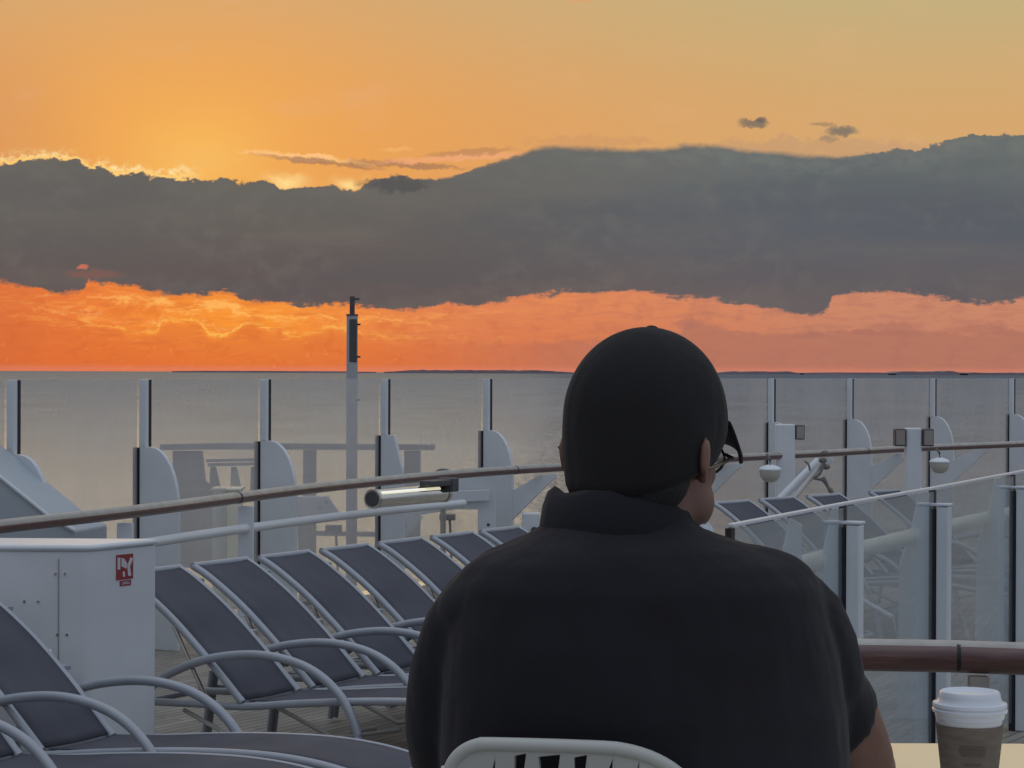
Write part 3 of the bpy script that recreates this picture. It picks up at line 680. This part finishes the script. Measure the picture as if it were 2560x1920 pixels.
# cream rail on tapered plates beyond the balustrade
cr = tag(empty('cream_rail', (1.26, 10.4, 0)), 'cream pipe rail on tapered white plates seen through the glass balustrade', 'rail')
cl_ = cr.location; cp = [Vector((.9, 9.6, 1.05)), Vector((1.26, 10.4, 1.05)), Vector((2.0, 11.95, 1.05)), Vector((2.72, 13.5, 1.05)), Vector((3.39, 14.8, 1.05)), Vector((4.4, 17, 1.05))]
bm = NB(); tube(bm, [p - cl_ for p in cp], .045, 18); finish('pipe', bm, 'cream', cr)
for u, d in ((1960, 9.9), (2070, 10.95), (2290, 12.6), (2480, 14.1)):
    x = (u - 1280) / F * d; q = Vector((x, d, 0)) - cl_
    bm = NB(); prism(bm, [q + Vector(v) for v in ((-.10, 0, 0), (.085, 0, 0), (.085, 0, 1.30), (.03, 0, 1.33), (-.03, 0, 1.05), (-.085, 0, .9))], (0, .03, 0)); finish('tapered_plate', bm, 'white', cr, False, .006)
for u0, v0, u1, v1 in ((2143, 1486, 2237, 1539), (2363, 1431, 2430, 1471)):
    pass
db_ = tag(empty('bent_pipe', P(2143, 1486, 16.2)), 'thin white pipe sloping down to the deck behind the balustrade glass', 'pipe')
bm = NB(); tube(bm, [Vector((0, 0, 0)), P(2237, 1539, 15.2) - db_.location, P(2237, 1539, 15.2) - db_.location + Vector((.03, -.05, -.27))], .016, 10); finish('pipe_run', bm, 'white', db_)

# posts with small dark boxes
def speaker_post(u, w, vtop, d, boxes, lab):
    x = (u - 1280) / F * d; zt = CZ - (vtop - 931) / F * d
    o = tag(empty('speaker_post', (x, d, 0)), lab, 'post', 'posts with dark speaker boxes')
    bm = NB(); box(bm, (0, 0, zt / 2), (w, w * .8, zt)); finish('column', bm, 'white', o, False, .012)
    for s in boxes:
        bm = NB(); box(bm, (s * (w / 2 + .052), -.02, zt - .085), (.10, .12, .155)); b_ = finish('speaker_box', bm, 'darkbox', o, False, .008)
        bm = NB(); box(bm, (s * (w / 2 + .055), -.082, zt - .085), (.078, .004, .13)); finish('grille', bm, 'outer', b_, False)
speaker_post(2283, .14, 1066, 19.6, (-1, 1), 'white post with a dark box on each side of its top')
speaker_post(1963, .20, 1058, 23.6, (1,), 'broad white post with one dark box, nearest the peak of the cap')
# dome lights
for u, v, d, lab in ((1926, 1182, 22.3, 'white bowl shaped dome hanging under the handrail beside the cap peak'), (2350, 1160, 24.9, 'white bowl shaped dome hanging right of the two box speaker post')):
    o = tag(empty('dome_light', P(u, v, d)), lab, 'dome light', 'dome lights under the handrail')
    prof = [(.005, -.08), (.045, -.075), (.08, -.052), (.104, -.01), (.110, .03), (.110, .042)]
    bm = NB(); lathe(bm, prof, seg=28); finish('bowl', bm, 'dome', o)
    bm = NB(); lathe(bm, [(.114, .043), (.116, .056), (.09, .08), (.03, .10)], seg=28); finish('cover', bm, 'white', o)
    bm = NB(); tube(bm, [(0, 0, .09), (0, 0, .15), (-.02, .12, .2)], .012, 8); finish('hanger', bm, 'darkbox', o)
# diagonal davit with rope
dv = tag(empty('davit_arm', P(1960, 1235, 22.6)), 'white diagonal arm leaning up to the handrail with a rope knotted on it', 'davit')
q = dv.location
bm = NB(); tube(bm, [P(1935, 1260, 22.6) - q, P(2046, 1147, 22.9) - q], .042, 14); finish('arm', bm, 'white', dv)
bm = NB(); tube(bm, [P(1975, 1255, 22.4) - q, P(2060, 1150, 22.7) - q], .026, 12); finish('stay', bm, 'dome', dv)
plate(dv, 'foot_plate', [(1925, 1262), (2010, 1250), (2010, 1400), (1925, 1400)], 22.7, .1, 'white')
bm = NB()
for (u, v) in ((2063, 1128), (2058, 1146), (2066, 1162)): ell(bm, P(u, v, 22.6) - q, (.045, .05, .03), seg=12)
tube(bm, smoothpath([P(u, v, 22.5) - q for u, v in ((2062, 1150), (2050, 1180), (2035, 1190), (2058, 1196), (2070, 1212), (2066, 1198))], 4), .014, 8)
tube(bm, smoothpath([P(u, v, 22.5) - q for u, v in ((2058, 1188), (2066, 1205), (2078, 1222), (2086, 1238))], 4), [.018 + .008 * math.sin(i) for i in range(13)], 8)
tube(bm, smoothpath([P(u, v, 22.6) - q for u, v in ((2012, 1148), (2022, 1156), (2026, 1172))], 4), .010, 8)
finish('rope', bm, 'rope', dv)

# ------------------------------------------------------------------ near teak rail on the right
nr = tag(empty('near_teak_rail', (1.36, 6.65, 0)), 'thick dark teak handrail with a joint, behind the coffee cup', 'handrail')
q = nr.location
for A in ([(.15, 6.74), (.7, 6.72), (1.33, 6.66)], [(1.331, 6.66), (1.8, 6.52), (2.4, 6.2), (3.2, 5.6)]):
    pth = smoothpath([(x - q.x, y - q.y, 1.125) for x, y in A], 6)
    sheen_rail(pth, .049, 'wooden_rail', nr, .68)
bm = NB(); tube(bm, [(-.012, .002, 1.125), (-.0, -.0, 1.125)], .0478, 20); finish('joint', bm, 'gasket', nr)
for x, y in ((1.41, 6.63), (.3, 6.73), (2.6, 6.06)):
    bm = NB(); box(bm, (x - q.x, y - q.y, .54), (.06, .04, 1.06)); finish('post', bm, 'outer', nr, False, .006)

# ------------------------------------------------------------------ table and cup
TZ = CZ - .52
tb = tag(empty('cafe_table', (.75, 2.65, .71)), 'cream topped cafe table under the takeaway cup', 'table')
bm = NB(); box(bm, (0, 0, TZ - .71 - .0125), (1.1, .90, .025)); finish('table_top', bm, 'tabletop', tb, False, .006)
bm = NB(); tube(bm, [(0, 0, .02), (0, 0, TZ - .735)], .035, 20); finish('pedestal', bm, 'grey_metal', tb)
bm = NB(); lathe(bm, [(.26, 0), (.26, .012), (.05, .03)], seg=36); finish('base_plate', bm, 'grey_metal', tb)

cu, cd = 2098, 2.70
cx = (cu * 2560 / 2560 * 1.0); 
cupx = (2428 - 1280) / F * cd
cup = tag(empty('coffee_cup', (cupx, cd, TZ)), 'white paper coffee cup with a plastic lid and brown sleeve on the cream table', 'cup')
bm = NB(); lathe(bm, [(.026, .001), (.029, 0), (.0405, .108), (.0405, .110)], seg=48); finish('cup_body', bm, 'paper', cup)
lathe_p = [(.0412, .098), (.0420, .1005), (.0424, .1045), (.0452, .1058), (.0458, .1090), (.0440, .1105), (.0440, .1118), (.0455, .1130), (.0448, .1165), (.0395, .1178), (.0375, .1240), (.0368, .1290), (.0350, .1310), (.0325, .1300), (.0300, .1272), (.010, .1274)]
bm = NB(); lathe(bm, lathe_p, seg=56); lid = finish('lid', bm, 'lid', cup, angle=60)
def cr_(z): return .029 + (.0405 - .029) * z / .108 + .0012
bm = NB(); lathe(bm, [(cr_(.032) - .0005, .032), (cr_(.032) + .0012, .0325), (cr_(.091) + .0012, .0905), (cr_(.091) - .0005, .091)], seg=56); sv = finish('sleeve', bm, 'sleeve', cup)
# printed patch on the sleeve: a soft rounded block of worn print and two lines
bm = NB()
def onsleeve(a0, a1, z0, z1):
    n = 8; off = .0018
    lo_ = [(math.sin(a0 + (a1 - a0) * k / n), -math.cos(a0 + (a1 - a0) * k / n)) for k in range(n + 1)]
    va = [bm.verts.new((x * (cr_(z0) + off), y * (cr_(z0) + off), z0)) for x, y in lo_]; vb = [bm.verts.new((x * (cr_(z1) + off), y * (cr_(z1) + off), z1)) for x, y in lo_]
    for k in range(n): bm.faces.new((va[k], va[k + 1], vb[k + 1], vb[k]))
for z0, z1, w in ((.066, .0690, .40), (.0605, .0645, .44), (.0560, .0590, .38), (.045, .0475, .30)): onsleeve(-w - .1, w - .1, z0, z1)
finish('print', bm, 'logo', sv)

# ------------------------------------------------------------------ chair
ch = tag(empty('plastic_chair', (.16, 2.55, .71)), 'pale plastic chair with a cut out pattern in its back, under the man in black', 'chair')
def chair_back():
    bm = NB(); W0 = -.083; 
    # outline (x, z) relative to chair origin; top at ~.86
    X0 = -.16
    out = []
    L_, R_ = -.235, .235
    def arc(cx, cz, rx, rz, a0, a1, n=8): return [(cx + rx * math.cos(R(a0 + (a1 - a0) * k / n)), cz + rz * math.sin(R(a0 + (a1 - a0) * k / n))) for k in range(n + 1)]
    out += [(-.20, .46)] + [(-.215, .62)] + arc(-.185, .815, .045, .045, 180, 92) + [(-.12, .861)] + arc(-.06, .770, .118, .090, 88, 8) + [(.10, .62), (.12, .46)]
    holes = []
    rnd = random.Random(3)
    z = .835
    for row, (zt, zb) in enumerate(((.847, .785), (.768, .690), (.675, .600), (.585, .515))):
        x = -.185 + .012 * (row % 2)
        while x < .005:
            w = rnd.uniform(.012, .024); lean = (.008 if row % 2 else -.008) + rnd.uniform(-.002, .002); dz = rnd.uniform(-.006, .004)
            if rnd.random() < .55: holes.append([(x, zt + dz), (x + w, zt + dz + .003), (x + w + lean, zb), (x + w * .6 + lean, zb)])
            else: holes.append([(x + w * .6, zt + dz), (x + w + lean, zb), (x + lean, zb + .004)])
            x += w + rnd.uniform(.012, .018)
    edges = []
    def f(x, z): return Vector((x, -.055 + .9 * (x + .02) ** 2 * -1.0 * -.9 - .10 * (z - .45), z - .009))
    for L in [out] + holes:
        vs = [bm.verts.new(f(x, z)) for x, z in L]
        for i in range(len(vs)): edges.append(bm.edges.new((vs[i], vs[(i + 1) % len(vs)])))
    bmesh.ops.triangle_fill(bm, use_beauty=True, use_dissolve=False, edges=edges)
    o = finish('back_shell', bm, 'chair', ch, False)
    s = o.modifiers.new('solid', 'SOLIDIFY'); s.thickness = .012; s.offset = 0
    b_ = o.modifiers.new('bev', 'BEVEL'); b_.width = .003; b_.segments = 2; b_.limit_method = 'ANGLE'; b_.angle_limit = R(50)
    bm = NB(); rim = [f(x, z) + Vector((0, -.001, 0)) for x, z in out]; tube(bm, smoothpath(rim, 2), .0085, 10); finish('rim', bm, 'chair', ch)
chair_back()
bm = NB(); box(bm, (-.02, .17, .445), (.42, .44, .025)); finish('seat', bm, 'chair', ch, False, .011)
for sx_ in (-1, 1):
    for y, y2 in ((-.02, -.08), (.34, .38)):
        bm = NB(); tube(bm, [(sx_ * .18 - .02, y, .435), (sx_ * .22 - .02, y2, 0)], .012, 12); finish('leg', bm, 'grey_metal', ch)

# ------------------------------------------------------------------ the man
MY = 2.67; SC = F / MY
man = tag(empty('person', (.15, MY + .1, .71)), 'person seen from behind in black polo shirt and black cap, seated at the table', 'person')
ml = man.location
def W(x, y, z): return Vector((x, MY + y, CZ + z)) - ml      # x right, y away, z relative to eye height
# torso loft of the shirt
def loft(bm, rings, seg=40, e=2.3):
    R_ = []
    for (z, cx_, hx, hf, hb, cy) in rings:
        ring = []
        for k in range(seg):
            a = 2 * math.pi * k / seg; c, s = math.cos(a), math.sin(a)
            ux = math.copysign(abs(c) ** (2 / e), c); uy = math.copysign(abs(s) ** (2 / e), s)
            ring.append(bm.verts.new(W(cx_ + hx * ux, cy + (hf if s > 0 else hb) * uy, z)))
        R_.append(ring)
    for i in range(len(R_) - 1):
        for k in range(seg): bm.faces.new((R_[i][k], R_[i][(k + 1) % seg], R_[i + 1][(k + 1) % seg], R_[i + 1][k]))
    bm.faces.new(R_[0]); bm.faces.new(R_[-1][::-1])
bm = NB()
loft(bm, [(-.160, .134, .076, .078, .080, .035), (-.186, .134, .094, .095, .104, .035), (-.198, .138, .120, .105, .116, .03), (-.211, .145, .158, .118, .126, .02), (-.228, .151, .198, .132, .14, .015), (-.255, .153, .222, .146, .155, .01),
          (-.32, .155, .235, .16, .165, .0), (-.40, .160, .246, .17, .175, 0), (-.50, .163, .250, .19, .170, 0), (-.62, .165, .245, .21, .155, 0), (-.74, .165, .24, .22, .15, .0), (-.80, .165, .235, .22, .15, .01)])
capsule(bm, [W(.00, .02, -.268), W(-.042, .03, -.325), W(-.063, .07, -.42), W(-.055, .10, -.485)], [.060, .070, .070, .072])
capsule(bm, [W(.29, .02, -.266), W(.340, .03, -.312), W(.362, .05, -.38)], [.060, .075, .076])
tube(bm, smoothpath([W(.340, .03, -.33), W(.364, .055, -.39), W(.400, .09, -.436)], 4), .0715, 24)
ell(bm, W(.03, .0, -.262), (.10, .09, .055)); ell(bm, W(.275, .0, -.262), (.10, .09, .055))
ell(bm, W(.325, .0, -.285), (.06, .07, .05)); ell(bm, W(-.03, .0, -.29), (.06, .07, .05))
shirt = remesh(finish('shirt', bm, 'shirt', man), .0065, 5)
tx = bpy.data.textures.new('folds', 'CLOUDS'); tx.noise_scale = .09; tx.noise_depth = 2
dm = shirt.modifiers.new('folds', 'DISPLACE'); dm.texture = tx; dm.strength = .007; dm.mid_level = .5; dm.texture_coords = 'LOCAL'
# sleeve hems and folded collar
def ringband(bm, c, ax, r0, r1, h, seg=36, th=.004):
    ax = Vector(ax).normalized(); u = ax.cross(Vector((0, 1, 0))).normalized(); w = ax.cross(u)
    L = []
    for (r, t) in ((r0, 0), (r1, h), (r1 - th, h), (r0 - th, 0)):
        L.append([bm.verts.new(Vector(c) + ax * t + (u * math.cos(2 * math.pi * k / seg) + w * math.sin(2 * math.pi * k / seg)) * r) for k in range(seg)])
    for i in range(4):
        for k in range(seg): bm.faces.new((L[i][k], L[i][(k + 1) % seg], L[(i + 1) % 4][(k + 1) % seg], L[(i + 1) % 4][k]))
bm = NB()
segc = 44; rows = []
for (rx, ry, z, tilt) in ((.070, .074, -.160, 0), (.070, .076, -.143, 0), (.077, .083, -.139, 0), (.086, .092, -.146, 0), (.092, .100, -.163, 0), (.096, .107, -.188, 0), (.096, .108, -.200, 0), (.088, .093, -.180, 0), (.072, .074, -.170, 0)):
    ring = []
    for k in range(segc):
        a = 2 * math.pi * k / segc; s = math.sin(a)
        ring.append(bm.verts.new(W(.130 + rx * math.cos(a), .032 + ry * s, z - (.03 * max(0, s)) * 1.0 + .006 * math.sin(3 * a))))
    rows.append(ring)
for i in range(len(rows)):
    for k in range(segc): bm.faces.new((rows[i][k], rows[i][(k + 1) % segc], rows[(i + 1) % len(rows)][(k + 1) % segc], rows[(i + 1) % len(rows)][k]))
co = finish('collar', bm, 'shirt', shirt, angle=80)
# body: torso, neck, head, arms, hands, legs in one surface
yaw = R(-31); pitch = R(8)
HC = W(.1645, .045, -.082)                                     # head centre
Hm = Matrix.Rotation(yaw, 3, 'Z') @ Matrix.Rotation(-pitch, 3, 'X')
def H(x, y, z): return HC + Hm @ Vector((x, y, z))            # head space: y forward, x to the right of the face
bm = NB()
ell(bm, H(0, -.006, .02), (.082, .097, .094), Hm); ell(bm, H(0, .022, -.035), (.076, .078, .080), Hm); ell(bm, H(0, -.045, -.060), (.070, .052, .060), Hm)
ell(bm, H(0, .052, -.085), (.045, .042, .038), Hm); ell(bm, H(0, .088, -.100), (.022, .016, .016), Hm)
ell(bm, H(.044, .032, -.072), (.034, .050, .040), Hm); ell(bm, H(-.044, .032, -.072), (.034, .050, .040), Hm)
for s in (-1, 1): ell(bm, H(s * .040, .070, -.035), (.024, .024, .024), Hm)
capsule(bm, [H(0, .092, .0), H(0, .108, -.022), H(0, .116, -.038)], [.009, .011, .014], seg=12)
for s in (-1, 1): ell(bm, H(s * .013, .106, -.041), (.009, .010, .008), Hm); ell(bm, H(s * .033, .087, .006), (.024, .010, .008), Hm); ell(bm, H(s * .031, .083, -.008), (.014, .011, .010), Hm)
ell(bm, H(0, .098, -.064), (.024, .012, .006), Hm); ell(bm, H(0, .096, -.074), (.021, .012, .007), Hm)
for s in (-1, 1):
    er = Hm @ Matrix.Rotation(R(24 * s), 3, 'Z')
    ell(bm, H(s * .094, -.022, -.022), (.007, .017, .026), er); ell(bm, H(s * .097, -.029, -.014), (.006, .011, .016), er); ell(bm, H(s * .087, -.008, -.046), (.007, .010, .010), er)
capsule(bm, [W(.152, .035, -.12), W(.146, .025, -.17), W(.142, .02, -.23)], [.078, .076, .080])
ell(bm, W(.155, .0, -.45), (.20, .13, .22)); ell(bm, W(.165, .02, -.70), (.19, .15, .13))
for s, P_, r in ((-1, [(-.02, .02, -.31), (-.058, .09, -.45), (-.055, .16, -.555), (.0, .33, -.50), (.04, .41, -.50)], [.062, .054, .045, .035, .029]),
                 (1, [(.32, .02, -.31), (.392, .075, -.410), (.442, .13, -.515), (.40, .30, -.49), (.33, .39, -.495)], [.062, .060, .048, .036, .029])):
    capsule(bm, [W(*p) for p in P_], r, n=6)
    wr = Vector(P_[-1]); dr = (wr - Vector(P_[-2])).normalized(); side = Vector((dr.y, -dr.x, 0)).normalized()
    ell(bm, W(*(wr + dr * .045)), (.040, .046, .016), Matrix.Rotation(math.atan2(-dr.x, dr.y), 3, 'Z'), seg=16)
    for k, (o_, ln) in enumerate(((-.030, .062), (-.010, .074), (.010, .070), (.029, .054))):
        b0 = wr + dr * .075 + side * o_; capsule(bm, [W(*b0), W(*(b0 + dr * ln * .55 + Vector((0, 0, .006)))), W(*(b0 + dr * ln + Vector((0, 0, -.012))))], [.0095, .0085, .0072], n=3, seg=10)
    b0 = wr + dr * .02 + side * (.034 * -s); capsule(bm, [W(*b0), W(*(b0 + dr * .030 + side * .022 * -s)), W(*(b0 + dr * .062 + side * .026 * -s))], [.0125, .0105, .0088], n=3, seg=10)
for s in (-1, 1):
    capsule(bm, [W(.165 + s * .10, .05, -.72), W(.165 + s * .15, .48, -.70), W(.165 + s * .15, .52, -1.16)], [.09, .065, .04], n=6)
    ell(bm, W(.165 + s * .15, .58, -1.225), (.042, .12, .032))
body = remesh(finish('body', bm, 'skin', man), .0055, 4)
# trousers and shoes
bm = NB()
ell(bm, W(.165, .03, -.74), (.215, .175, .12))
for s in (-1, 1): capsule(bm, [W(.165 + s * .10, .05, -.73), W(.165 + s * .15, .49, -.70), W(.165 + s * .15, .53, -.95), W(.165 + s * .15, .53, -1.17)], [.105, .082, .068, .06], n=6)
remesh(finish('trousers', bm, 'trousers', man), .009, 4)
for s in (-1, 1):
    bm = NB(); ell(bm, W(.165 + s * .15, .60, -1.222), (.052, .14, .042)); ell(bm, W(.165 + s * .15, .53, -1.20), (.050, .06, .06)); remesh(finish('shoe', bm, 'shoe', man), .007, 3)
# hair shell
bm = NB(); ell(bm, H(0, -.010, .014), (.0840, .093, .084), Hm, 40); ell(bm, H(0, -.040, -.056), (.082, .058, .070), Hm, 32)
Hi = Hm.inverted()
for v in bm.verts:                                              # nape tapers into the neck
    q2 = Hi @ (v.co - HC)
    if q2.z < -.05: v.co = H(q2.x * (1 - (-q2.z - .05) * 3.2), q2.y, q2.z)
for v in list(bm.verts):
    q2 = Hi @ (v.co - HC)
    if q2.y > .038 or (q2.z < -.02 and q2.y > -.012 + .1 * (q2.z + .02)) or q2.z < -.118: bm.verts.remove(v)
hair = finish('hair', bm, 'hair', man); s_ = hair.modifiers.new('solid', 'SOLIDIFY'); s_.thickness = .004
# cap
cap = empty('cap'); cap.parent = man
def crown_pt(an, t):                                          # half-dome crown, then a nearly straight band down to the rim
    zb = -.044 + .048 * math.sin(an)
    if t <= .72: ph = t / .72 * math.pi / 2; return math.sin(ph), .010 + .114 * math.cos(ph), ph
    k = (t - .72) / .28; return 1 - .09 * k * k, .010 + (zb - .010) * k, math.pi / 2
bm = NB(); NA, NT = 72, 25; rows = []
for j in range(1, NT + 1):
    row = []
    for i in range(NA):
        an = 2 * math.pi * i / NA; t = j / NT
        ca, sa = math.cos(an), math.sin(an)                    # sa > 0 is the front
        r_, zz, ph = crown_pt(an, t)
        f_ = 1 - .013 * math.exp(-((abs(math.sin(3 * an))) / .10) ** 2) * math.sin(ph)
        pn = .006 * math.sin(5 * an + 1) * math.sin(2 * ph) * .5
        row.append(bm.verts.new(H(ca * (.0955 + pn) * r_ * f_, sa * .107 * r_ * f_ - .002, zz + .011)))
    rows.append(row)
tp = bm.verts.new(H(0, -.002, .1355))
for i in range(NA): bm.faces.new((tp, rows[0][i], rows[0][(i + 1) % NA]))
for j in range(NT - 1):
    for i in range(NA): bm.faces.new((rows[j][i], rows[j + 1][i], rows[j + 1][(i + 1) % NA], rows[j][(i + 1) % NA]))
crown = finish('crown', bm, 'cap', cap, angle=80)
s_ = crown.modifiers.new('solid', 'SOLIDIFY'); s_.thickness = .004; s_.offset = 1
for k in range(6):                                             # stitched panel seams
    an = math.pi / 6 + k * math.pi / 3
    pts_ = []
    for j in range(1, 17):
        r_, zz, ph = crown_pt(an, j / 17)
        pts_.append(H(math.cos(an) * .0968 * r_, math.sin(an) * .1085 * r_ - .002, zz + .0125))
    bm = NB(); tube(bm, pts_, .0013, 6); finish('seam', bm, 'cap', crown)
bm = NB(); ell(bm, H(0, -.002, .137), (.009, .009, .005), Hm, 16); finish('button', bm, 'cap', cap)
bm = NB(); nx, ny = 16, 6; g_ = []
for j in range(ny + 1):
    row = []
    for i in range(nx + 1):
        a = -1 + 2 * i / nx; t = j / ny
        x = a * .088 * (1 - .12 * t * t); y0_ = .108 * math.sqrt(max(0, 1 - (a * .083 / .100) ** 2)) - .008
        y = y0_ + t * (.098 - .034 * a * a) 
        z = .046 - .036 * a * a * (.5 + .5 * t) - .026 * t
        row.append(bm.verts.new(H(x, y, z)))
    g_.append(row)
for j in range(ny):
    for i in range(nx): bm.faces.new((g_[j][i], g_[j][i + 1], g_[j + 1][i + 1], g_[j + 1][i]))
br_ = finish('brim', bm, 'cap', cap, angle=80); s_ = br_.modifiers.new('solid', 'SOLIDIFY'); s_.thickness = .0045; s_.offset = 0
# glasses
gx = empty('glasses'); gx.parent = man
bm = NB()
for s in (-1, 1):
    ringp = [H(s * (.034 + .025 * math.cos(2 * math.pi * k / 20)), .112 - .006 * abs(math.cos(2 * math.pi * k / 20)), -.012 + .019 * math.sin(2 * math.pi * k / 20)) for k in range(21)]
    tube(bm, ringp, .0018, 6)
    tube(bm, [H(s * .060, .106, -.006), H(s * .078, .09, -.012), H(s * .086, .02, -.030), H(s * .090, -.005, -.034)], .0024, 6)
tube(bm, [H(-.010, .113, -.008), H(0, .117, -.004), H(.010, .113, -.008)], .002, 6)
finish('frame', bm, 'lens', gx)
bm = NB()
for s in (-1, 1): ell(bm, H(s * .034, .109, -.012), (.0245, .0012, .0185), Hm, 20)
finish('lenses', bm, 'glass', gx)
# cloth mask pulled under the chin
bm = NB()
ell(bm, H(.030, .072, -.112), (.036, .034, .030), Hm); ell(bm, H(.046, .052, -.126), (.026, .030, .022), Hm); ell(bm, H(-.02, .085, -.118), (.040, .026, .026), Hm)
ell(bm, H(.052, .040, -.106), (.022, .026, .012), Hm @ Matrix.Rotation(R(25), 3, 'X'))
mk = remesh(finish('face_mask', bm, 'mask', man), .004, 3)
mt = bpy.data.textures.new('creases', 'CLOUDS'); mt.noise_scale = .018
dm = mk.modifiers.new('creases', 'DISPLACE'); dm.texture = mt; dm.strength = .008; dm.texture_coords = 'LOCAL'
